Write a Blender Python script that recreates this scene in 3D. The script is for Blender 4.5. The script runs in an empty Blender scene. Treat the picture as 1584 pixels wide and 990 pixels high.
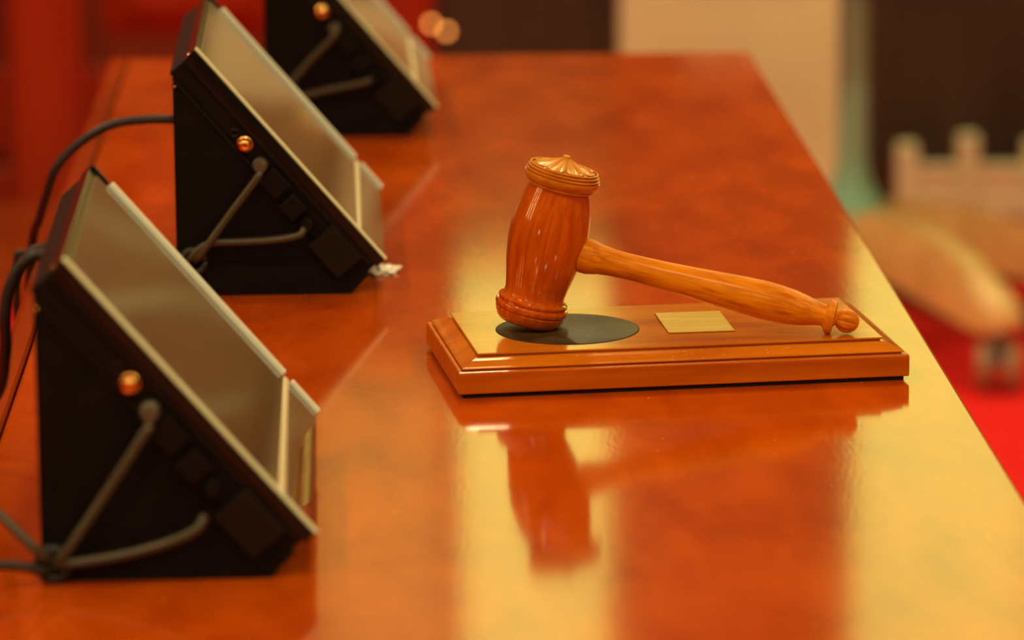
import bpy, bmesh, math, random
from mathutils import Vector, Matrix, noise
random.seed(7)
R = math.radians
scene = bpy.context.scene
COL = scene.collection

# ------------------------------------------------------------------ camera
TZ = 0.75            # table top height
S = 1.25             # size of the things on the table
CAM_Z = TZ + 0.463 * S
cam_d = bpy.data.cameras.new('camera')
cam = bpy.data.objects.new('camera', cam_d)
COL.objects.link(cam)
scene.camera = cam
PITCH, YAW, ROLL = R(12.3), R(2.05), R(0.4)
fw = Vector((math.sin(YAW) * math.cos(PITCH), math.cos(YAW) * math.cos(PITCH), -math.sin(PITCH)))
r0 = Vector((math.cos(YAW), -math.sin(YAW), 0))
u0 = r0.cross(fw)
rt = r0 * math.cos(ROLL) - u0 * math.sin(ROLL)
up = u0 * math.cos(ROLL) + r0 * math.sin(ROLL)
cam.matrix_world = Matrix(((rt.x, up.x, -fw.x, 0), (rt.y, up.y, -fw.y, 0),
                           (rt.z, up.z, -fw.z, CAM_Z), (0, 0, 0, 1)))
cam_d.sensor_width = 36
cam_d.lens = 36 * 6500 / 1584
cam_d.clip_start = 0.05
cam_d.dof.use_dof = True
cam_d.dof.focus_distance = 2.05 * S
cam_d.dof.aperture_fstop = 6.0

# ------------------------------------------------------------------ world, exposure
world = bpy.data.worlds.new('world')
scene.world = world
world.use_nodes = True
world.node_tree.nodes['Background'].inputs[0].default_value = (1.0, 0.62, 0.3, 1)
world.node_tree.nodes['Background'].inputs[1].default_value = 0.05
vs = scene.view_settings
vs.view_transform = 'Standard'
vs.look = 'None'
vs.gamma = 1
vs.use_curve_mapping = False
vs.exposure = -0.1

LAMP = (1.0, 0.85, 0.46)          # colour of the ceiling lamps
LAMP_W = 15.0                     # watts of each ceiling lamp
WIN = (0.88, 1.0, 0.20)           # colour of the light in the windows
WIN_E = 1.8

# ------------------------------------------------------------------ materials
def mat(name, col, rough=0.5, metal=0.0, coat=0.0, coat_r=0.05, spec=0.5, emit=None, es=0.0):
    m = bpy.data.materials.new(name)
    m.use_nodes = True
    b = m.node_tree.nodes['Principled BSDF']
    b.inputs['Base Color'].default_value = (*col, 1)
    b.inputs['Roughness'].default_value = rough
    b.inputs['Metallic'].default_value = metal
    b.inputs['Coat Weight'].default_value = coat
    b.inputs['Coat Roughness'].default_value = coat_r
    b.inputs['Specular IOR Level'].default_value = spec
    if emit:
        b.inputs['Emission Color'].default_value = (*emit, 1)
        b.inputs['Emission Strength'].default_value = es
    return m

def varied(m, c1, c2, scale=(1, 1, 1), nscale=8, detail=6, lo=0.3, hi=0.7, bump=0.0, bscale=None, rough=None, distort=0.0):
    """colour that wanders between two tones along noise in object space, and a fine relief"""
    nt = m.node_tree
    b = nt.nodes['Principled BSDF']
    tc = nt.nodes.new('ShaderNodeTexCoord')
    mp = nt.nodes.new('ShaderNodeMapping')
    mp.inputs['Scale'].default_value = scale
    nt.links.new(tc.outputs['Object'], mp.inputs[0])
    n = nt.nodes.new('ShaderNodeTexNoise')
    n.inputs['Scale'].default_value = nscale
    n.inputs['Detail'].default_value = detail
    n.inputs['Distortion'].default_value = distort
    nt.links.new(mp.outputs[0], n.inputs['Vector'])
    cr = nt.nodes.new('ShaderNodeValToRGB')
    cr.color_ramp.elements[0].position = lo
    cr.color_ramp.elements[1].position = hi
    cr.color_ramp.elements[0].color = (*c1, 1)
    cr.color_ramp.elements[1].color = (*c2, 1)
    nt.links.new(n.outputs[0], cr.inputs[0])
    nt.links.new(cr.outputs[0], b.inputs['Base Color'])
    if rough:
        mr = nt.nodes.new('ShaderNodeMapRange')
        mr.inputs['To Min'].default_value = rough[0]
        mr.inputs['To Max'].default_value = rough[1]
        nt.links.new(n.outputs[0], mr.inputs[0])
        nt.links.new(mr.outputs[0], b.inputs['Roughness'])
    if bump:
        n2 = nt.nodes.new('ShaderNodeTexNoise')
        n2.inputs['Scale'].default_value = bscale or nscale * 4
        n2.inputs['Detail'].default_value = 3
        nt.links.new(mp.outputs[0], n2.inputs['Vector'])
        bp = nt.nodes.new('ShaderNodeBump')
        bp.inputs['Strength'].default_value = bump
        bp.inputs['Distance'].default_value = 0.002
        nt.links.new(n2.outputs[0], bp.inputs['Height'])
        nt.links.new(bp.outputs[0], b.inputs['Normal'])
    return m, cr

def add_specks(m, src, scale, thr, col, stretch=(1, 1, 1), amount=1.0, rot=0.0):
    """small pale flecks (dust, worn lacquer) with a shape of their own"""
    nt = m.node_tree
    b = nt.nodes['Principled BSDF']
    tc = nt.nodes.new('ShaderNodeTexCoord')
    mp = nt.nodes.new('ShaderNodeMapping')
    mp.inputs['Scale'].default_value = stretch
    mp.inputs['Rotation'].default_value = (0, 0, rot)
    nt.links.new(tc.outputs['Object'], mp.inputs[0])
    v = nt.nodes.new('ShaderNodeTexVoronoi')
    v.inputs['Scale'].default_value = scale
    nt.links.new(mp.outputs[0], v.inputs['Vector'])
    lt = nt.nodes.new('ShaderNodeMath'); lt.operation = 'LESS_THAN'
    lt.inputs[1].default_value = thr
    nt.links.new(v.outputs['Distance'], lt.inputs[0])
    n = nt.nodes.new('ShaderNodeTexNoise')
    n.inputs['Scale'].default_value = 9
    nt.links.new(tc.outputs['Object'], n.inputs['Vector'])
    g = nt.nodes.new('ShaderNodeMath'); g.operation = 'GREATER_THAN'
    g.inputs[1].default_value = 0.55
    nt.links.new(n.outputs[0], g.inputs[0])
    mu = nt.nodes.new('ShaderNodeMath'); mu.operation = 'MULTIPLY'
    nt.links.new(lt.outputs[0], mu.inputs[0]); nt.links.new(g.outputs[0], mu.inputs[1])
    m2 = nt.nodes.new('ShaderNodeMath'); m2.operation = 'MULTIPLY'
    m2.inputs[1].default_value = amount
    nt.links.new(mu.outputs[0], m2.inputs[0])
    mx = nt.nodes.new('ShaderNodeMix'); mx.data_type = 'RGBA'
    nt.links.new(m2.outputs[0], mx.inputs[0])
    nt.links.new(src, mx.inputs[6])
    mx.inputs[7].default_value = (*col, 1)
    nt.links.new(mx.outputs[2], b.inputs['Base Color'])
    return mx.outputs[2]

M = {}
m, cr = varied(mat('table_mahogany', (.4, .07, .004), 0.09, spec=0.5), (.35, .040, .0003), (.57, .090, .0007),
               (2.6, 1.0, 1), 9, 10, 0.28, 0.72, bump=0.012, bscale=120, distort=0.3)
o_ = add_specks(m, cr.outputs[0], 60, 0.045, (.90, .55, .20), (1, 1, 1), 0.8)
o_ = add_specks(m, o_, 40, 0.022, (.85, .45, .14), (.10, 1.6, 1), 0.55, 0.25)
o_ = add_specks(m, o_, 34, 0.020, (.85, .45, .14), (1.8, .14, 1), 0.5, -0.5)
M['table'] = m
M['table_edge'] = varied(mat('table_edge_wood', (.3, .05, .003), 0.15), (.22, .028, .001), (.36, .05, .001), (1, .2, 1), 20)[0]
m, cr = varied(mat('block_walnut', (.5, .2, .02), 0.17, coat=0.2), (.50, .125, .004), (.70, .23, .010),
               (1, 7, 7), 9, 6, 0.3, 0.7, bump=0.03, bscale=60)
add_specks(m, cr.outputs[0], 230, 0.12, (.85, .58, .22), (.7, 1.8, 1), 0.5)
M['block'] = m
M['block_side'] = varied(mat('block_side_wood', (.45, .15, .02), 0.3, coat=0.15), (.42, .075, .001), (.64, .145, .003),
                         (1, 9, 12), 10, 6, 0.3, 0.7, bump=0.03)[0]
M['head'] = varied(mat('gavel_head_wood', (.5, .13, .01), 0.22, coat=0.8, coat_r=0.05, spec=0.2), (.43, .060, .0008), (.64, .130, .002),
                   (10, 10, 0.9), 30, 7, 0.28, 0.68, bump=0.004, bscale=60, distort=0.4)[0]
M['crown'] = varied(mat('gavel_crown_wood', (.6, .3, .06), 0.32, coat=0.2), (.58, .22, .015), (.80, .40, .05),
                    (3, 3, 3), 40, 4, 0.3, 0.7, bump=0.05)[0]
M['crown_ring'] = varied(mat('gavel_ring_wood', (.6, .2, .02), 0.3, coat=0.15), (.48, .12, .005), (.70, .24, .014), (3, 3, 6), 30, 5, 0.3, 0.7, bump=0.03)[0]
M['handle'] = varied(mat('gavel_handle_wood', (.6, .24, .02), 0.38, coat=0.05, coat_r=0.12, spec=0.3), (.52, .115, .001), (.80, .27, .004),
                     (1.0, 9, 9), 44, 9, 0.30, 0.58, distort=0.3)[0]
M['felt'] = mat('dark_felt', (.012, .008, .006), 0.9)
M['disc'] = varied(mat('strike_disc', (.07, .055, .03), 0.3, spec=0.3), (.022, .012, .004), (.075, .042, .011),
                   (1, 1, 1), 60, 7, 0.35, 0.7, bump=0.25, bscale=160, rough=(.30, .62))[0]
M['brass_plate'] = varied(mat('aged_brass', (.45, .3, .08), 0.35, metal=1.0), (.50, .29, .050), (.64, .40, .080), (1, 6, 1), 30, bump=0.02)[0]
M['brass'] = mat('brass', (.95, .50, .14), 0.22, metal=1.0)
M['case'] = varied(mat('black_case', (.005, .004, .003), 0.5, spec=0.12), (.0045, .0033, .0026), (.007, .005, .004), (1, 1, 1), 90, bump=0.02)[0]
M['body'] = mat('black_plastic', (.007, .005, .004), 0.45, spec=0.15)
M['bezel'] = mat('gloss_black', (.006, .006, .005), 0.18)
M['bracket'] = mat('brown_black_plastic', (.013, .008, .005), 0.5, spec=0.15)
M['rim'] = mat('pale_rim', (.78, .95, .60), 0.3)  # pale tone stands for the bezel edge catching light; also on lamp housings
M['rim_glint'] = mat('white_glint_rim', (.86, .97, .78), 0.3)  # whiter copy for the far rim, its highlight put into the colour
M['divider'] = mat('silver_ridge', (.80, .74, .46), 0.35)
m = varied(mat('screen_glass', (.03, .02, .015), 0.05, spec=0.8), (.024, .018, .011), (.042, .032, .019), (1, 1, 1), 12, bump=0.004, bscale=14)[0]
M['screen'] = m
M['cable'] = mat('black_rubber_cable', (.060, .050, .026), 0.35)
M['cord'] = mat('black_power_cord', (.014, .011, .009), 0.45)
M['rubber'] = mat('rubber', (.012, .010, .009), 0.55)
M['plug'] = mat('grey_plug', (.14, .13, .09), 0.35, metal=0.5)
M['scrap'] = mat('white_scrap', (.95, .93, .78), 0.3)
M['led'] = mat('red_led', (.5, .02, .01), 0.4)
# room
M['carpet'] = varied(mat('red_carpet', (.75, .012, .012), 0.95, spec=0.1), (.70, .014, .013), (.82, .022, .018), (1, 1, 1), 60, bump=0.3, bscale=400)[0]
M['red_wood'] = varied(mat('red_wood', (.3, .03, .003), 0.35), (.26, .014, .0006), (.37, .026, .001), (8, 8, 1), 3)[0]
M['red_wood2'] = varied(mat('dark_red_wood', (.2, .02, .003), 0.4), (.13, .014, .0008), (.20, .022, .001), (8, 8, 1), 3)[0]
M['brown_wood'] = varied(mat('dark_brown_wood', (.04, .018, .008), 0.45), (.028, .020, .012), (.052, .036, .021), (6, 6, 1), 3)[0]
M['cream'] = varied(mat('cream_plaster', (.62, .48, .30), 0.8), (.74, .76, .42), (.82, .84, .50), (1, 1, 1), 4, bump=0.05)[0]
M['plaster'] = varied(mat('warm_plaster', (.42, .28, .14), 0.85), (.17, .115, .06), (.22, .15, .08), (1, 1, 1), 3, bump=0.05)[0]
M['ceiling'] = mat('ceiling_white', (.75, .66, .5), 0.9)
M['teal'] = mat('grey_green_metal', (.26, .70, .50), 0.45)
M['spoke'] = varied(mat('pale_wood', (.62, .36, .13), 0.35, coat=0.3), (.64, .44, .14), (.82, .60, .23), (6, 6, 6), 5)[0]
M['caster'] = mat('caster_plastic', (.34, .21, .10), 0.45)
M['wheel'] = mat('caster_wheel', (.05, .03, .02), 0.4)
M['leather'] = varied(mat('tan_leather', (.34, .21, .11), 0.42), (.36, .23, .10), (.44, .29, .13), (1, 1, 1), 20, bump=0.1)[0]
M['pale'] = varied(mat('pale_paint', (.78, .66, .36), 0.6), (.66, .72, .44), (.76, .84, .54), (1, 1, 1), 8)[0]
M['window_glow'] = mat('lit_window_glass', (.3, .25, .1), 0.4, emit=WIN, es=WIN_E)
M['left_glow'] = mat('bright_window_glass', (.3, .25, .1), 0.4, emit=(1.0, .76, .28), es=45.0)
M['window_dim'] = mat('dim_window_glass', (.3, .2, .1), 0.4, emit=(1.0, 0.85, 0.12), es=0.5)
M['lamp_glow'] = mat('lamp_diffuser', (.8, .7, .5), 0.5, emit=LAMP, es=18)
M['amber'] = mat('amber_lamp', (.8, .3, .1), 0.4, emit=(1.0, .36, .07), es=6)

for k_ in ('head', 'crown', 'crown_ring', 'handle', 'block', 'block_side'):      # amber varnish
    b_ = M[k_].node_tree.nodes['Principled BSDF']
    b_.inputs['Specular Tint'].default_value = (1.0, .72, .30, 1)
    b_.inputs['Coat Tint'].default_value = (1.0, .90, .70, 1)

# ------------------------------------------------------------------ mesh helpers
def link(name, bm, m, parent=None, smooth=False, angle=None):
    me = bpy.data.meshes.new(name)
    bmesh.ops.recalc_face_normals(bm, faces=bm.faces)
    bm.to_mesh(me); bm.free()
    if m is not None:
        me.materials.append(M[m])
    if smooth:
        me.polygons.foreach_set('use_smooth', [True] * len(me.polygons))
        if angle:
            me.set_sharp_from_angle(angle=R(angle))
    o = bpy.data.objects.new(name, me)
    COL.objects.link(o)
    if parent:
        o.parent = parent
    return o

def empty(name, loc=(0, 0, 0), rot=(0, 0, 0)):
    o = bpy.data.objects.new(name, None)
    o.empty_display_size = 0.05
    o.location = loc; o.rotation_euler = rot
    COL.objects.link(o)
    return o

def tag(o, label, cat, group=None):
    o['label'] = label; o['category'] = cat
    if group: o['group'] = group
    return o

def struct(o):
    o['kind'] = 'structure'
    return o

def hexa(bm, pts):
    """eight corners: bottom ring then top ring"""
    v = [bm.verts.new(p) for p in pts]
    for f in ((0, 1, 2, 3), (4, 5, 6, 7), (0, 1, 5, 4), (1, 2, 6, 5), (2, 3, 7, 6), (3, 0, 4, 7)):
        bm.faces.new([v[i] for i in f])
    return v

def box(bm, a, b):
    x0, y0, z0 = a; x1, y1, z1 = b
    return hexa(bm, [(x0, y0, z0), (x1, y0, z0), (x1, y1, z0), (x0, y1, z0), (x0, y0, z1), (x1, y0, z1), (x1, y1, z1), (x0, y1, z1)])

def bevel(bm, w, seg=2):
    bmesh.ops.recalc_face_normals(bm, faces=bm.faces)
    bmesh.ops.bevel(bm, geom=list(bm.edges), offset=w, segments=seg, affect='EDGES', profile=0.5, clamp_overlap=True)

def box_obj(name, a, b, m, parent=None, bv=0.0, seg=2):
    bm = bmesh.new(); box(bm, a, b)
    if bv: bevel(bm, bv, seg)
    return link(name, bm, m, parent)

def lathe(bm, prof, n=48, origin=(0, 0, 0), axis='Z', rad=None):
    """prof: (distance along axis, radius); rad(theta, r, k) may modulate the radius"""
    rings = []
    for k, (t, r) in enumerate(prof):
        if r < 1e-6:
            rings.append([bm.verts.new(_ax(t, 0, 0, axis, origin))])
            continue
        ring = []
        for i in range(n):
            th = 2 * math.pi * i / n
            rr = rad(th, r, k) if rad else r
            ring.append(bm.verts.new(_ax(t, rr * math.cos(th), rr * math.sin(th), axis, origin)))
        rings.append(ring)
    for a, b in zip(rings, rings[1:]):
        if len(a) == 1 and len(b) == 1: continue
        for i in range(n):
            j = (i + 1) % n
            if len(a) == 1: bm.faces.new((a[0], b[i], b[j]))
            elif len(b) == 1: bm.faces.new((a[i], b[0], a[j]))
            else: bm.faces.new((a[i], b[i], b[j], a[j]))
    for end in (rings[0], rings[-1]):
        if len(end) > 1: bm.faces.new(end)

def _ax(t, a, b, axis, o):
    if axis == 'Z': p = (a, b, t)
    elif axis == 'X': p = (t, a, b)
    else: p = (a, t, b)
    return (p[0] + o[0], p[1] + o[1], p[2] + o[2])

def spline(pts, n=8):
    pts = [Vector(p) for p in pts]
    P = [pts[0] * 2 - pts[1]] + pts + [pts[-1] * 2 - pts[-2]]
    out = []
    for i in range(1, len(P) - 2):
        for k in range(n):
            t = k / n
            a, b, c, d = P[i - 1], P[i], P[i + 1], P[i + 2]
            out.append(0.5 * ((2 * b) + (c - a) * t + (2 * a - 5 * b + 4 * c - d) * t * t + (3 * b - a - 3 * c + d) * t ** 3))
    out.append(pts[-1])
    return out

def tube(bm, pts, r, n=10):
    pts = [Vector(p) for p in pts]
    rad = r if isinstance(r, (list, tuple)) else [r] * len(pts)
    tg = [(pts[min(i + 1, len(pts) - 1)] - pts[max(i - 1, 0)]).normalized() for i in range(len(pts))]
    nv = tg[0].orthogonal().normalized()
    rings = []
    for p, t, rr in zip(pts, tg, rad):
        nv = (nv - t * nv.dot(t)).normalized()
        bn = t.cross(nv)
        rings.append([bm.verts.new(p + (nv * math.cos(2 * math.pi * i / n) + bn * math.sin(2 * math.pi * i / n)) * rr) for i in range(n)])
    for a, b in zip(rings, rings[1:]):
        for i in range(n):
            j = (i + 1) % n
            bm.faces.new((a[i], a[j], b[j], b[i]))
    bm.faces.new(rings[0]); bm.faces.new(rings[-1])

def prism(bm, poly, y0, y1):
    """polygon in x,z extruded along y"""
    a = [bm.verts.new((x, y0, z)) for x, z in poly]
    b = [bm.verts.new((x, y1, z)) for x, z in poly]
    bm.faces.new(a); bm.faces.new(b)
    for i in range(len(poly)):
        j = (i + 1) % len(poly)
        bm.faces.new((a[i], a[j], b[j], b[i]))

def copy_tree(o, parent=None):
    c = o.copy(); COL.objects.link(c); c.parent = parent
    for ch in list(o.children):
        copy_tree(ch, c)
    return c

def sc(pts):
    return [tuple(q * S for q in p) for p in pts]

def on_table(x, y, z=0.0):
    return (x * S, y * S, TZ + z * S)

# ------------------------------------------------------------------ room
X0, X1, Y0, Y1, ZC = -2.6, 3.0, -3.0, 7.0, 3.1
struct(box_obj('floor', (X0 - .1, Y0 - .1, -.1), (X1 + .1, Y1 + .1, 0), 'carpet'))
struct(box_obj('ceiling', (X0 - .1, Y0 - .1, ZC), (X1 + .1, Y1 + .1, ZC + .1), 'ceiling'))
struct(box_obj('wall_left', (X0 - .1, Y0, 0), (X0, Y1, ZC), 'red_wood2'))
struct(box_obj('wall_right', (X1, Y0, 0), (X1 + .1, Y1, ZC), 'plaster'))
struct(box_obj('wall_back', (X0, Y0 - .1, 0), (X1, Y0, ZC), 'plaster'))

# far wall: backing, with stiles, pilaster, door and windows in front of it
wf = struct(box_obj('wall_far', (X0, Y1, 0), (X1, Y1 + .1, ZC), 'red_wood2'))
# red pilaster beside the panelling
box_obj('pilaster', (-.585, Y1 - .07, 0), (-.465, Y1, ZC), 'red_wood', wf, .008)
# wood panelling behind the monitors: rails, stiles and raised panels
for i, (xa, xb) in enumerate(((-.43, -.14), (-1.2, -.62), (-1.85, -1.27), (-2.5, -1.92))):
    for za, zb in ((.30, 1.25), (1.35, 2.6)):
        bm = bmesh.new()
        v = hexa(bm, [(xa, Y1, za), (xb, Y1, za), (xb, Y1, zb), (xa, Y1, zb),
                      (xa + .05, Y1 - .03, za + .05), (xb - .05, Y1 - .03, za + .05), (xb - .05, Y1 - .03, zb - .05), (xa + .05, Y1 - .03, zb - .05)])
        link('raised_panel', bm, 'red_wood', wf)
box_obj('panel_rail', (X0, Y1 - .02, .10), (-.02, Y1, .25), 'red_wood', wf, .004)
struct(box_obj('baseboard_far', (X0, Y1 - .035, 0), (.13, Y1, .085), 'red_wood', None, .006))
box_obj('stile', (-.02, Y1 - .04, 0), (.125, Y1, 1.50), 'red_wood', wf, .006)

# dark door
d = empty('door_1', (0, 0, 0)); struct(d)
box_obj('door_leaf', (.125, Y1 - .05, .0), (.43, Y1 - .002, 1.50), 'brown_wood', d, .004)
box_obj('door_panel', (.165, Y1 - .062, .42), (.39, Y1 - .05, .82), 'brown_wood', d, .006)
box_obj('door_panel', (.165, Y1 - .062, .95), (.39, Y1 - .05, 1.40), 'brown_wood', d, .006)
# cream pier, only its foot is in view, with dark boarding above
box_obj('cream_pier', (.43, Y1 - .10, 0), (.815, Y1, .95), 'cream', wf, .006)
box_obj('dark_board', (.43, Y1 - .09, .95), (.80, Y1, ZC), 'red_wood2', wf, .006)
# dark wainscot right of the pier
box_obj('wainscot', (.815, Y1 - .05, 0), (X1, Y1, .62), 'brown_wood', wf, .006)
box_obj('wainscot_cap', (.815, Y1 - .08, .62), (X1, Y1, .66), 'brown_wood', wf, .006)
box_obj('plaster_band', (.815, Y1 - .03, .66), (X1, Y1, 1.40), 'plaster', wf)
box_obj('dark_rail', (.80, Y1 - .06, 1.40), (X1, Y1, 1.50), 'brown_wood', wf, .006)

def window(name, xa, xb, za, zb, glass, bars):
    w = empty(name, ((xa + xb) / 2, Y1, za)); struct(w)
    cx = (xa + xb) / 2
    def b(n, a, c, m, bv=.003):
        return box_obj(n, (a[0] - cx, a[1] - Y1, a[2] - za), (c[0] - cx, c[1] - Y1, c[2] - za), m, w, bv)
    n = bars + 1
    wd = (xb - xa) / n
    for i in range(n):
        b('pane', (xa + i * wd + .004, Y1 - .03, za + .01), (xa + (i + 1) * wd - .004, Y1 - .022, zb - .01), glass, 0)
    b('window_frame', (xa - .03, Y1 - .035, zb), (xb + .03, Y1, zb + .05), 'brown_wood')
    b('window_sill', (xa - .03, Y1 - .07, za - .03), (xb + .03, Y1, za), 'brown_wood')
    for i in range(1, n):
        b('glazing_bar', (xa + i * wd - .004, Y1 - .034, za), (xa + i * wd + .004, Y1 - .02, zb), 'spoke', 0)
    return w
window('window_1', .155, .415, 1.60, 2.85, 'window_glow', 0)
window('window_2', .83, 1.75, 1.52, 2.85, 'window_glow', 2)
window('window_3', -.10, .125, 1.78, 2.85, 'window_dim', 0)
window('window_4', 2.0, 2.8, 1.52, 2.85, 'window_glow', 2)

def left_window(name, ya, yb, za, zb):
    w = empty(name, (X0, (ya + yb) / 2, za)); struct(w)
    h = (yb - ya) / 2
    box_obj('pane', (.018, -h + .004, .01), (.024, h - .004, zb - za - .01), 'left_glow', w)
    box_obj('window_frame', (0, -h - .04, zb - za), (.035, h + .04, zb - za + .04), 'brown_wood', w, .003)
    box_obj('window_frame', (0, -h - .04, 0), (.035, -h, zb - za), 'brown_wood', w, .003)
    box_obj('window_frame', (0, h, 0), (.035, h + .04, zb - za), 'brown_wood', w, .003)
    box_obj('window_sill', (0, -h - .05, -.03), (.07, h + .05, 0), 'brown_wood', w, .003)
for i, y in enumerate((1.55, 2.0, 2.45)):
    left_window('window_%d' % (5 + i), y, y + .045, 1.5, 2.35)

# low reddish slab laid over the carpet by the left wall panelling
st = box_obj('reddish_slab', (-1.6, 6.22, 0), (-.37, 6.93, .03), 'table_edge', None, .004)
tag(st, 'low reddish slab on the carpet at the far left', 'platform')

# two small amber lamps glowing beside the dark door
for (x, z, w) in ((.1175, .320, 'upper left'), (.143, .307, 'lower right')):
    t = empty('indicator_lamp', (x, Y1 - .05, z))
    bm = bmesh.new(); lathe(bm, [(-.002, .0062), (.0, .0066), (.004, .0066)], 16, axis='Y'); link('lamp_collar', bm, 'brass', t)
    bm = bmesh.new(); lathe(bm, [(-.007, 0), (-.0062, .003), (-.004, .0048), (-.0015, .0052)], 16, axis='Y'); link('lamp_lens', bm, 'amber', t, True)
    bm = bmesh.new(); lathe(bm, [(.004, .004), (.052, .004)], 10, axis='Y'); link('lamp_stem', bm, 'brass', t)
    tag(t, 'small round amber glowing light by the dark door, the ' + w + ' one', 'light', 'amber lights by the dark door')

# ceiling lamps
def ceiling_light(x, y, label, k=1.0):
    t = empty('ceiling_light', (x, y, ZC))
    bm = bmesh.new(); lathe(bm, [(0, .17), (-.03, .17), (-.045, .155), (-.045, .14), (-.02, .135)], 32); link('lamp_housing', bm, 'rim', t, True, 40)
    bm = bmesh.new(); lathe(bm, [(-.021, .134), (-.028, .128), (-.032, 0)], 32); link('lamp_diffuser', bm, 'lamp_glow', t, True)
    ld = bpy.data.lights.new('ceiling_lamp', 'AREA'); ld.shape = 'DISK'; ld.size = .26
    ld.energy = LAMP_W * k; ld.color = LAMP
    lo = bpy.data.objects.new('ceiling_lamp', ld); COL.objects.link(lo); lo.parent = t; lo.location = (0, 0, -.05)
    tag(t, label, 'light', 'round ceiling lights')
for ix, x in enumerate((-1.5, .2, 1.9)):
    for iy, y in enumerate((-1.0, 1.1, 3.4, 5.6)):
        if (ix, iy) == (1, 2): y = 4.4
        ceiling_light(x, y, 'round warm white ceiling light, ' + ('left', 'middle', 'right')[ix] + ' row, ' +
                      ('far behind the camera', 'just in front of the camera', 'beyond the gavel', 'at the far wall')[iy], (1.6, 1.0, .9, 1.5)[iy])

# ------------------------------------------------------------------ the table
TX0, TX1, TY0, TY1 = -.1685 * S, .2832 * S, .35 * S, 3.03 * S
t = empty('table', ((TX0 + TX1) / 2, (TY0 + TY1) / 2, 0))
ox, oy = t.location.x, t.location.y
def tb(n, a, b, m, bv=.002):
    return box_obj(n, (a[0] - ox, a[1] - oy, a[2]), (b[0] - ox, b[1] - oy, b[2]), m, t, bv)
tb('table_top', (TX0, TY0, TZ - .03), (TX1, TY1, TZ), 'table', .0022)
# raised moulding along the left edge
bm = bmesh.new()
xl = -.1835 * S
prism(bm, [(xl + .003 - ox, TZ - .045), (TX0 - .0012 - ox, TZ - .045), (TX0 - .0012 - ox, TZ - .0006), (TX0 - .003 - ox, TZ + .001),
           (xl + .006 - ox, TZ + .001), (xl + .002 - ox, TZ - .001), (xl - ox, TZ - .005), (xl - ox, TZ - .035)], TY0 - oy, TY1 - oy)
link('edge_moulding', bm, 'table_edge', t)
tb('apron', (TX0 + .03, TY0 + .04, TZ - .15), (TX0 + .055, TY1 - .04, TZ - .03), 'table_edge')
tb('apron', (TX1 - .075, TY0 + .04, TZ - .15), (TX1 - .05, TY1 - .04, TZ - .03), 'table_edge')
tb('apron', (TX0 + .055, TY0 + .04, TZ - .15), (TX1 - .075, TY0 + .065, TZ - .03), 'table_edge')
tb('apron', (TX0 + .055, TY1 - .065, TZ - .15), (TX1 - .075, TY1 - .04, TZ - .03), 'table_edge')
for x in (TX0 + .055, TX1 - .125):
    for y in (TY0 + .07, TY1 - .12):
        tb('leg', (x, y, 0), (x + .05, y + .05, TZ - .03), 'table_edge', .004)
tag(t, 'long polished reddish brown wooden table with a glossy reflecting top', 'table')

# ------------------------------------------------------------------ sounding block
BR = R(6.65)
BLn, BD = .2200, .1155
t = empty('sounding_block', on_table(.0441, 1.9461), (0, 0, BR))   # origin at its front left corner
def ring_loft(bm, levels):
    rings = []
    for ins, z in levels:
        rings.append([bm.verts.new(Vector(p) * S) for p in ((ins, ins, z), (BLn - ins, ins, z), (BLn - ins, BD - ins, z), (ins, BD - ins, z))])
    for a, b in zip(rings, rings[1:]):
        for i in range(4):
            j = (i + 1) % 4
            bm.faces.new((a[i], a[j], b[j], b[i]))
    bm.faces.new(rings[0]); bm.faces.new(rings[-1])
bm = bmesh.new(); ring_loft(bm, [(.0022, 0), (.0022, .0024)]); link('felt_pad', bm, 'felt', t)
bm = bmesh.new()
ring_loft(bm, [(.0004, .0022), (0, .0027), (0, .0122), (.0003, .0128), (.0009, .0130), (.0040, .0130)])
link('plinth', bm, 'block_side', t)
bm = bmesh.new()
ring_loft(bm, [(.0034, .0120), (.0034, .0137), (.0024, .0137), (.0022, .0140), (.0023, .0144), (.0034, .0147), (.0052, .0158), (.0074, .0169), (.0096, .0177), (.0102, .0178),
               (.0118, .0178), (.0118, .0187), (.0108, .0187), (.0107, .0193), (.0110, .0196)])
link('moulded_top', bm, 'block', t)
def blk(x, y):        # table point -> block coordinates
    dx, dy = x - .0441, y - 1.9461
    return (dx * math.cos(BR) + dy * math.sin(BR), -dx * math.sin(BR) + dy * math.cos(BR))
cx, cy = blk(.0991, 2.0095)
bm = bmesh.new(); lathe(bm, [(.0190, .0353), (.01968, .0353), (.01972, .0350)], 72, (cx, cy, 0)); bmesh.ops.scale(bm, vec=(S, S, S), verts=bm.verts); link('disc_gap_ring', bm, 'felt', t, True, 30)  # raised dark ring painted in for the shaded gap round the disc
bm = bmesh.new(); lathe(bm, [(.0192, .0347), (.01985, .0347), (.0200, .0343), (.0200, 0)], 72, (cx, cy, 0)); bmesh.ops.scale(bm, vec=(S, S, S), verts=bm.verts); dk = link('strike_disc', bm, 'disc', t, True, 30)
dk['label'] = 'dark grey round striking disc'
px, py = blk(.1622, 2.0190)
bm = bmesh.new(); box(bm, (-.0165 * S, -.0228 * S, .0194 * S), (.0165 * S, .0228 * S, .0204 * S)); bevel(bm, .0003, 1)
bp = link('brass_plate', bm, 'brass_plate', t); bp.location = (px * S, py * S, 0); bp.rotation_euler = (0, 0, R(-2.2)); bp['label'] = 'plain brass plate'
tag(t, 'rectangular wooden sounding block with a moulded edge under the gavel', 'sounding block')

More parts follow.
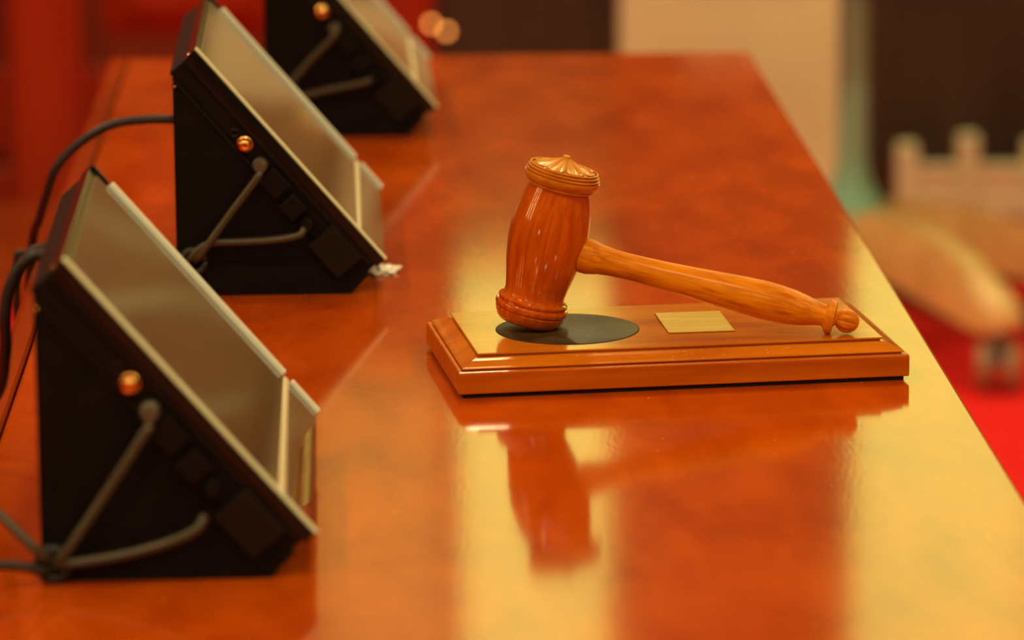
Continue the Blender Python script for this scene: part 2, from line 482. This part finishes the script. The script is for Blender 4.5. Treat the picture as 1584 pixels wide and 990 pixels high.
# ------------------------------------------------------------------ gavel
BOT = .0392       # handle axis to the lowest rim
Lc, rc = .1431, .0083
rim_r, rim_t = .0144, .0054
HB = .0335        # handle axis above the lower ring plane
tau = math.atan(((HB + rim_t) - rc) / (Lc - rim_r))
gy = R(-8.4)
rotm = Matrix.Rotation(gy, 3, 'Z') @ Matrix.Rotation(tau, 3, 'Y')
contact = Vector((.2246, 1.9908, .0198))
gl = contact - rotm @ Vector((Lc, 0, -rc))
t = empty('gavel', on_table(*gl)); t.rotation_euler = rotm.to_euler()
gav = t
head_prof = [(-.0064, 0), (-.0062, .0100), (-.0055, .0142), (-.0040, .0158), (-.0020, .0168), (.0000, .0175), (.0004, .0170), (.0009, .0170), (.0012, .0177),
             (.0022, .0181), (.0034, .0181), (.0042, .0176), (.0044, .0167), (.0049, .0166), (.0053, .0172), (.0062, .0172), (.0068, .0165), (.0072, .0156), (.0082, .0150), (.0100, .01485),
             (.0140, .0155), (.0190, .0166), (.0250, .0179), (.0310, .0189), (.0370, .0194), (.0430, .0193), (.0485, .0187), (.0535, .0177),
             (.0575, .0166), (.0610, .0156), (.0630, .0151), (.0645, .0150), (.0660, .0140), (.0660, 0)]
bm = bmesh.new(); lathe(bm, [((a - HB) * S, r * S) for a, r in head_prof], 64)
hd = link('gavel_head', bm, 'head', t, True, 35)
# carved crown: a stack of turned rings around a rosette of petals
dome = lambda r: .0728 + .0062 * max(0, 1 - r / .0160) ** 1.55
ring_prof = [(.0636, .0130), (.0636, .0154), (.0640, .0161), (.0646, .0163), (.0650, .0160), (.0652, .0164), (.0658, .0172), (.0668, .0181), (.0680, .0187), (.0690, .01885),
             (.0696, .0187), (.0698, .0178), (.0701, .0178), (.0703, .0184), (.0709, .0184), (.0711, .0181), (.0713, .0172), (.0716, .0172), (.0718, .0178), (.0724, .0178),
             (.0726, .0175), (.0728, .0166), (.0731, .0166), (.0733, .0171), (.0738, .0170), (.0739, .0166), (.0738, .0162), (.0724, .0159)]
ring_prof += [(dome(r) - .0010, r) for r in (.0145, .013, .011, .009, .007, .005, .003, .0015)] + [(dome(0) - .0006, 0)]
bm = bmesh.new(); lathe(bm, [((a - HB) * S, r * S) for a, r in ring_prof], 72)
cr_ = link('crown_ring', bm, 'crown_ring', t, True, 32); cr_['label'] = 'golden ringed crown carved with a rosette'
def petal_bm():
    bm = bmesh.new()
    nu, nv = 14, 12
    top = []; low = []
    for i in range(nu + 1):
        u = math.sin(math.pi / 2 * i / nu)            # denser towards the rounded end
        r = .0013 + .0139 * u
        w = .0005 + .0043 * min(1, u / .78) ** .9
        if u > .78: w *= math.sqrt(max(.0, 1 - ((u - .78) / .222) ** 2))
        rt_, rl_ = [], []
        for j in range(nv + 1):
            v = -1 + 2 * j / nv
            y = v * w
            edge = max(abs(v) ** 4, max(0, (u - .88) / .12) ** 2)
            scoop = -.0011 * (1 - edge) * u ** .6 + .0009 * math.exp(-(v / .20) ** 2) * u ** .6 * (1 - max(0, (u - .7) / .3) ** 2)
            h = dome(r) + .0007 + .0005 * u + scoop
            rt_.append(bm.verts.new(Vector((r, y, h - HB)) * S)); rl_.append(bm.verts.new(Vector((r, y * .9, dome(r) - .0001 - .0011 * (1 - u) - HB)) * S))
        top.append(rt_); low.append(rl_)
    for A in (top, low):
        for i in range(nu):
            for j in range(nv):
                bm.faces.new((A[i][j], A[i + 1][j], A[i + 1][j + 1], A[i][j + 1]))
    for i in range(nu):
        for j in (0, nv):
            bm.faces.new((top[i][j], top[i + 1][j], low[i + 1][j], low[i][j]))
    for i in (0, nu):
        for j in range(nv):
            bm.faces.new((top[i][j], top[i][j + 1], low[i][j + 1], low[i][j]))
    return bm
pet = link('petal', petal_bm(), 'crown', cr_, True, 60)
bm = bmesh.new()
q = [Vector(p) * S for p in ((.0122, 0, .0744 - HB), (.0150, -.0017, .0728 - HB), (.0155, 0, .0739 - HB), (.0150, .0017, .0728 - HB), (.0140, 0, .0718 - HB))]
v = [bm.verts.new(p) for p in q]
for f in ((0, 1, 2), (0, 2, 3), (4, 1, 0), (4, 0, 3), (4, 2, 1), (4, 3, 2)): bm.faces.new([v[i] for i in f])
leaf = link('leaf_tip', bm, 'crown', cr_)
for k in range(8):
    p_ = pet if k == 0 else pet.copy(); l_ = leaf if k == 0 else leaf.copy()
    if k: COL.objects.link(p_); COL.objects.link(l_)
    p_.rotation_euler = (0, 0, R(45 * k - 15)); l_.rotation_euler = (0, 0, R(45 * k + 7.5))
bm = bmesh.new(); lathe(bm, [((a - HB) * S, r * S) for a, r in ((.0775, .0019), (.0790, .0020), (.0797, .0017), (.0799, .0010), (.0799, 0))], 20)
link('crown_button', bm, 'crown', cr_, True)
# handle
hp = [(.010, .0080), (.0165, .0082), (.0185, .0086), (.0215, .0087), (.0240, .0082), (.0275, .0074), (.0330, .0067), (.0400, .00645), (.0500, .0066),
      (.0620, .0070), (.0760, .0077), (.0880, .0085), (.0990, .0092), (.1090, .0095), (.1170, .0093), (.1240, .0086), (.1300, .0075), (.1345, .0063),
      (.1375, .0056), (.1395, .0055), (.1405, .0058)]
bm = bmesh.new(); lathe(bm, [(a * S, r * S) for a, r in hp], 40, axis='X')
link('handle', bm, 'handle', t, True, 40)
bm = bmesh.new(); lathe(bm, [(a * S, r * S) for a, r in ((.1398, .0055), (.1410, .0074), (.1416, .0082), (.1424, rc), (.1438, rc), (.1444, .0081), (.1448, .0072), (.1452, .0040), (.1462, .0034))], 40, axis='X')
link('collar', bm, 'handle', t, True, 35)
kn = []
for i in range(13):
    a = math.pi * i / 12
    kn.append(((.1510 - .0061 * math.cos(a)) * S, .0059 * math.sin(a) * S if 0 < i < 12 else 0))
bm = bmesh.new(); lathe(bm, kn, 64, axis='X', rad=lambda th, r, k: r * (0.80 + 0.22 * abs(math.sin(4 * th + .4)) ** .5))
link('fluted_knob', bm, 'handle', t, True)
tag(t, 'turned wooden gavel with a carved rosette head resting on its block', 'gavel')

# ------------------------------------------------------------------ monitors
A = Vector((.0125, .1335)); B = Vector((.111, .019))
U = (B - A).normalized(); N = Vector((-U.y, U.x)) if -U.y > 0 else Vector((U.y, -U.x))
SL = (B - A).length
def Q(s, y, h):
    p = A + U * s + N * h
    return Vector((p.x, y, p.y)) * S
def slab(name, s0, s1, y0, y1, h0, h1, m, parent, bv=.0, seg=2):
    bm = bmesh.new()
    hexa(bm, [Q(s0, y0, h0), Q(s1, y0, h0), Q(s1, y1, h0), Q(s0, y1, h0), Q(s0, y0, h1), Q(s1, y0, h1), Q(s1, y1, h1), Q(s0, y1, h1)])
    if bv: bevel(bm, bv * S, seg)
    return link(name, bm, m, parent)
W = .210
def monitor(x, y, rot, grommet, c1, c2, label):
    t = empty('tilted_monitor', on_table(x, y), (0, 0, rot))
    q0, q1 = Q(.147, 0, -.019) / S, Q(.006, 0, -.019) / S
    bm = bmesh.new()
    prism(bm, [(a * S, b * S) for a, b in ((0, 0), (.092, 0), (.102, .0103), (.0992, .0150), (q0.x, q0.z), (q1.x, q1.z), (.0028, .1190), (0, .1145))], .003 * S, (W - .003) * S)
    case = link('wedge_case', bm, 'case', t)
    body = slab('display_body', .001, SL - .001, .0035, W - .0035, -.0195, -.006, 'body', t, .0008)
    slab('side_lip', .004, SL - .028, .0015, .0040, -.0205, -.0193, 'bracket', body)
    slab('side_band', .003, SL - .003, .0015, .0040, -.0092, -.0062, 'bracket', body)
    bz = slab('bezel', 0, SL, 0, W, -.0062, -.0004, 'bezel', t, .0008)
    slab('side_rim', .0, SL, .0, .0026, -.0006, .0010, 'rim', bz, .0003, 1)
    slab('side_rim', .012, .1275, W - .004, W, -.0006, .0024, 'rim_glint', bz, .0004, 1)
    slab('side_rim', .1325, SL, W - .004, W, -.0006, .0020, 'rim_glint', bz, .0004, 1)
    slab('corner_cap', .0, .011, W - .004, W, -.0006, .0012, 'bezel', bz, .0004, 1)
    slab('screen', .004, .128, .0027, W - .0041, -.0005, .0002, 'screen', t)
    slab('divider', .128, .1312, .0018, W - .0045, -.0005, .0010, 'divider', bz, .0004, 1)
    slab('control_strip', .1312, SL - .001, .0027, W - .0041, -.0005, .0001, 'screen', t)
    bm = bmesh.new()
    c = Q(SL - .006, .016, .0002)
    bmesh.ops.create_uvsphere(bm, u_segments=10, v_segments=6, radius=.0011 * S, matrix=Matrix.Translation(c))
    link('status_light', bm, 'led', t, True)
    # connectors on the near side
    def ysweep(name, s, h, prof, m, parent, n=20, sm=True):
        c = Q(s, .0035, h)
        bm = bmesh.new(); lathe(bm, [(a * S, r * S) for a, r in prof], n, c, 'Y')
        return link(name, bm, m, parent, sm, 40)
    ysweep('socket', .0474, -.0150, [(0, .0026), (-.0012, .0026), (-.0015, .0020), (-.0012, .0013), (0, .0012)], 'bracket', body)
    sk = ysweep('brass_socket', .0555, -.0149, [(0, .0043), (-.0010, .0043), (-.0014, .0036), (-.0055, .0034), (-.0064, .0026), (-.0066, .0014), (-.0058, .0010), (-.0058, 0)], 'brass', body)
    sk['label'] = 'round brass socket'
    ysweep('plug', .0690, -.0160, [(.0, .0040), (-.0050, .0040), (-.0056, .0034), (-.0100, .0034), (-.0108, .0028)], 'plug', body)
    slab('connector_block', .0740, .0880, -.0035, .0040, -.0225, -.0110, 'body', body, .0008)
    slab('connector_block', .0915, .1030, -.0030, .0040, -.0235, -.0125, 'body', body, .0008)
    ysweep('plug', .1090, -.0185, [(.0, .0044), (-.0050, .0044), (-.0060, .0036), (-.0095, .0036), (-.0105, .0028)], 'body', body)
    slab('side_bracket', .1180, .1420, -.0020, .0040, -.0260, -.0085, 'bracket', t, .0008)
    for sx, sz, sr in ((.0088, .1296, .0011), (.0100, .1248, .0008), (.0012, .1130, .0008)):
        bm = bmesh.new(); lathe(bm, [(.004 * S, sr * S), (.0022 * S, sr * S), (.0016 * S, sr * .6 * S), (.0015 * S, 0)], 10, (sx * S, 0, sz * S), 'Y')
        link('screw', bm, 'brass', case, True)
    # cables dive into the grommet low on the case
    gx, gz = grommet
    bm = bmesh.new()
    tube(bm, [((gx + .0062 * math.cos(a)) * S, -.0005 * S, (gz + .0062 * math.sin(a)) * S) for a in [R(18 * i) for i in range(21)]], .0020 * S, 8)
    link('grommet', bm, 'rubber', case, True)
    for name, pts in (('cable', c1), ('cable', c2)):
        bm = bmesh.new(); tube(bm, [p * S for p in spline(pts, 8)], .00205 * S, 10)
        link(name, bm, 'cable', t, True)
    tag(t, label, 'monitor', 'tilted monitors along the table')
    return t
monitor(-.1317, 1.636, R(.4), (.0050, .0085),
        [(.0455, -.0065, .0665), (.0430, -.0080, .0630), (.0270, -.0060, .0385), (.0120, -.0045, .0165), (.0065, -.002, .0100), (.004, .004, .0080)],
        [(.0665, -.0060, .0290), (.0625, -.0080, .0235), (.0500, -.0070, .0178), (.0330, -.0055, .0130), (.0160, -.0040, .0100), (.0060, -.001, .0085), (.003, .004, .0078)],
        'black wedge monitor nearest the camera, large and blurred at the left edge')
monitor(-.0995, 2.190, R(.3), (.0090, .0195),
        [(.0455, -.0065, .0685), (.0430, -.0080, .0645), (.0290, -.0065, .0460), (.0180, -.0060, .0310), (.0120, -.0030, .0225), (.008, .004, .0185)],
        [(.0680, -.0060, .0375), (.0645, -.0075, .0340), (.0500, -.0060, .0315), (.0320, -.0045, .0305), (.0190, -.0035, .0300), (.0120, -.0030, .0265), (.0075, -.001, .0215), (.006, .004, .0190)],
        'sharp black wedge monitor in the middle of the row, left of the gavel')
monitor(-.0622, 2.683, R(.5), (.0090, .0195),
        [(.0455, -.0065, .0705), (.0440, -.0080, .0665), (.0300, -.0065, .0520), (.0160, -.0060, .0360), (.0100, -.0030, .0240), (.008, .004, .0190)],
        [(.0680, -.0060, .0390), (.0645, -.0075, .0370), (.0500, -.0060, .0340), (.0320, -.0045, .0300), (.0190, -.0035, .0260), (.0100, -.0020, .0215), (.006, .004, .0190)],
        'black wedge monitor farthest from the camera, cut off by the top edge')

# power cords running from the monitors over the left edge of the table
def cord(pts, r, label, m='cord', n=8):
    bm = bmesh.new(); tube(bm, [(p - Vector(pts[0])) * S for p in spline(pts, n)], r * S, 10)
    o = link('power_cord', bm, m, None, True); o.location = on_table(*pts[0])
    return tag(o, label, 'cord')
cord([(-.0995, 2.33, .0700), (-.104, 2.33, .0722), (-.1195, 2.33, .0726), (-.1375, 2.33, .0706), (-.1520, 2.33, .0642), (-.1652, 2.33, .0540),
      (-.1728, 2.33, .0442), (-.1775, 2.335, .0313), (-.1830, 2.345, .0150), (-.1900, 2.36, -.010), (-.1960, 2.37, -.10), (-.1960, 2.37, -.30)], .0026,
     'dark cord arching from the middle monitor over the left table edge')
cord([(-.1300, 1.80, .1000), (-.1410, 1.80, .1024), (-.1472, 1.80, .0997), (-.1525, 1.80, .0926), (-.1560, 1.80, .0825), (-.1572, 1.80, .0725),
      (-.1580, 1.805, .0580), (-.1640, 1.82, .0350), (-.1850, 1.84, .010), (-.1945, 1.85, -.02), (-.1960, 1.85, -.30)], .0029,
     'dark cord bending down behind the nearest monitor at the left edge')
cord([(-.1285, 1.636, .0112), (-.1305, 1.630, .0132), (-.1340, 1.628, .0178), (-.1405, 1.630, .0240), (-.1478, 1.634, .0300), (-.1600, 1.64, .034),
      (-.1780, 1.66, .028), (-.1930, 1.69, .0), (-.1970, 1.71, -.10), (-.1970, 1.72, -.30)], .0021,
     'thin pale-edged cable rising leftward from the lower corner of the nearest monitor', 'cable')
cord([(-.1265, 1.638, .0055), (-.1310, 1.6315, .0070), (-.1380, 1.630, .0092), (-.1500, 1.628, .0105), (-.1650, 1.622, .0090), (-.1850, 1.60, .006), (-.1950, 1.59, -.02), (-.1955, 1.585, -.06)], .0021,
     'lower dark cable running flat leftward from the corner of the nearest monitor', 'cord')
cord([(-.0915, 2.193, .0190), (-.0965, 2.187, .0170), (-.1030, 2.20, .0120), (-.1110, 2.25, .0122), (-.1190, 2.29, .0125), (-.1350, 2.31, .0060), (-.1650, 2.31, .0045), (-.1880, 2.31, .001), (-.1950, 2.31, -.03), (-.1955, 2.31, -.30)], .0021,
     'short dark cable loop peeking out beside the nearest screen, from the middle monitor', 'cord')

# crumpled white scrap by the foot of the middle monitor
bm = bmesh.new()
bmesh.ops.create_icosphere(bm, subdivisions=3, radius=1)
for v in bm.verts:
    n = noise.noise(v.co * 2.1) * .55 + noise.noise(v.co * 5.0 + Vector((3, 1, 2))) * .4
    f = 1 + n
    v.co = Vector((v.co.x * f * .0088, v.co.y * f * .0100, max(v.co.z * f * .0022, -.0012))) * S
o = link('paper_scrap', bm, 'scrap'); o.location = on_table(.0310 - .0215, 2.2500, .0012)
tag(o, 'tiny crumpled white scrap at the foot of the middle monitor', 'scrap')

# ------------------------------------------------------------------ swivel chair on the red carpet
HX, HY = .694, 5.85
t = empty('swivel_chair', (HX, HY, 0))
bm = bmesh.new(); lathe(bm, [(.215, .0215), (.30, .0215), (.60, .0215)], 28); link('gas_column', bm, 'teal', t, True, 30)
bm = bmesh.new(); lathe(bm, [(.125, .030), (.13, .045), (.195, .048), (.215, .046), (.232, .036), (.25, .026), (.275, .022)], 32); link('hub', bm, 'teal', t, True, 35)
az0 = math.atan2(5.5866 - HY, .8679 - HX)
for k in range(5):
    a = az0 + k * 2 * math.pi / 5
    ca, sa = math.cos(a), math.sin(a)
    bm = bmesh.new()
    secs = []
    for (d_, z0, z1, hw) in ((.030, .128, .212, .034), (.08, .128, .212, .034), (.14, .120, .206, .034), (.20, .106, .192, .033), (.25, .094, .174, .032), (.29, .086, .152, .032), (.325, .086, .130, .030), (.345, .094, .114, .018)):
        secs.append([bm.verts.new((ca * d_ - sa * w_, sa * d_ + ca * w_, z_)) for (w_, z_) in
                     ((-hw, z0), (hw, z0), (hw, z0 * .4 + z1 * .6), (hw * .6, z1), (-hw * .6, z1), (-hw, z0 * .4 + z1 * .6))])
    for p_, q_ in zip(secs, secs[1:]):
        for i in range(6):
            j = (i + 1) % 6
            bm.faces.new((p_[i], p_[j], q_[j], q_[i]))
    bm.faces.new(secs[0]); bm.faces.new(secs[-1])
    link('spoke', bm, 'spoke', t, True, 60)
    bm = bmesh.new()
    prev = None
    for (d_, zt) in ((.03, .130), (.10, .128), (.17, .114), (.23, .100), (.285, .090)):
        zb = zt - .045 * (1 - d_ / .33)
        cur = [bm.verts.new((ca * d_ - sa * w_, sa * d_ + ca * w_, z_)) for (w_, z_) in ((-.026, zb), (.026, zb), (.026, zt), (-.026, zt))]
        if prev:
            for i in range(4): bm.faces.new((prev[i], prev[(i + 1) % 4], cur[(i + 1) % 4], cur[i]))
        else: bm.faces.new(cur)
        prev = cur
    bm.faces.new(prev)
    link('under_shade', bm, 'wheel', t)  # dark beam added under the spoke to imitate the shade beneath it
    # caster: stem, hood, two wheels
    cxk, cyk = ca * .315, sa * .315
    cs = empty('caster', (cxk, cyk, 0), (0, 0, R(78 + 50 * k))); cs.parent = t
    bm = bmesh.new(); lathe(bm, [(.055, .008), (.098, .008)], 12); link('caster_stem', bm, 'teal', cs, True, 30)
    bm = bmesh.new(); prism(bm, [(.034 * math.cos(R(a_)), .034 + .034 * math.sin(R(a_))) for a_ in range(10, 171, 16)], -.007, .007); link('caster_hood', bm, 'wheel', cs)
    for s_ in (-1, 1):
        bm = bmesh.new(); lathe(bm, [(s_ * .009, .0335), (s_ * .011, .035), (s_ * .027, .035), (s_ * .030, .031), (s_ * .030, .018), (s_ * .027, .015), (s_ * .027, .0)], 24, (0, 0, .035), 'Y')
        link('wheel', bm, 'caster', cs, True, 35)
# seat, back and arms (above the frame)
bm = bmesh.new(); box(bm, (-.25, -.25, .62), (.25, .25, .71)); bevel(bm, .04, 4); link('seat', bm, 'leather', t, True)
bm = bmesh.new(); box(bm, (-.12, -.12, .585), (.12, .12, .625)); bevel(bm, .006); link('seat_plate', bm, 'wheel', t)
bm = bmesh.new(); box(bm, (-.24, .20, .72), (.24, .29, 1.11)); bevel(bm, .04, 4); bk = link('backrest', bm, 'leather', t, True)
for x_, b_ in ((-.10, .03), (.03, -.03), (.14, .03)):
    bm = bmesh.new(); tube(bm, spline([(x_, .203, .75), (x_ + b_, .196, .86), (x_ + b_ * .3, .196, .97), (x_ - b_, .203, 1.08)], 6), [.004 + .006 * math.sin(math.pi * i / 18) for i in range(19)], 8)
    link('streak_tube', bm, 'pale', bk, True)  # pale tubes added out of view so the nearest screen reflects curved streaks
for s_ in (-1, 1):
    bm = bmesh.new(); tube(bm, spline([(s_ * .23, .20, .66), (s_ * .29, .24, .72), (s_ * .29, .18, .78), (s_ * .29, -.05, .78), (s_ * .29, -.14, .75), (s_ * .23, -.12, .66)], 6), .018, 10)
    link('armrest', bm, 'spoke', t, True)
bm = bmesh.new(); tube(bm, [(0, .05, .605), (0, .25, .605), (0, .275, .76)], .018, 8); link('back_bar', bm, 'wheel', t, True)
tag(t, 'swivel chair on the red carpet with grey-green column and pale wooden spokes', 'chair')

# low pale rack on the carpet behind the chair
t = empty('low_rack', (1.0, 6.78, 0), (0, 0, R(-2)))
def rk(n, a, b, bv=.004): return box_obj(n, a, b, 'pale', t, bv)
for xx, hh in ((-.105, .135), (-.005, .150), (.105, .140), (.21, .150)):
    rk('post', (xx - .016, -.02, 0), (xx + .016, .02, hh))
for xa, xb in ((-.089, -.021), (.011, .089), (.121, .194)):
    rk('panel', (xa, -.012, .015), (xb, .008, .088), .002)
    rk('rail', (xa, -.016, .088), (xb, .014, .100), .002)
tag(t, 'low pale wooden rack with upright posts behind the chair spoke', 'rack')
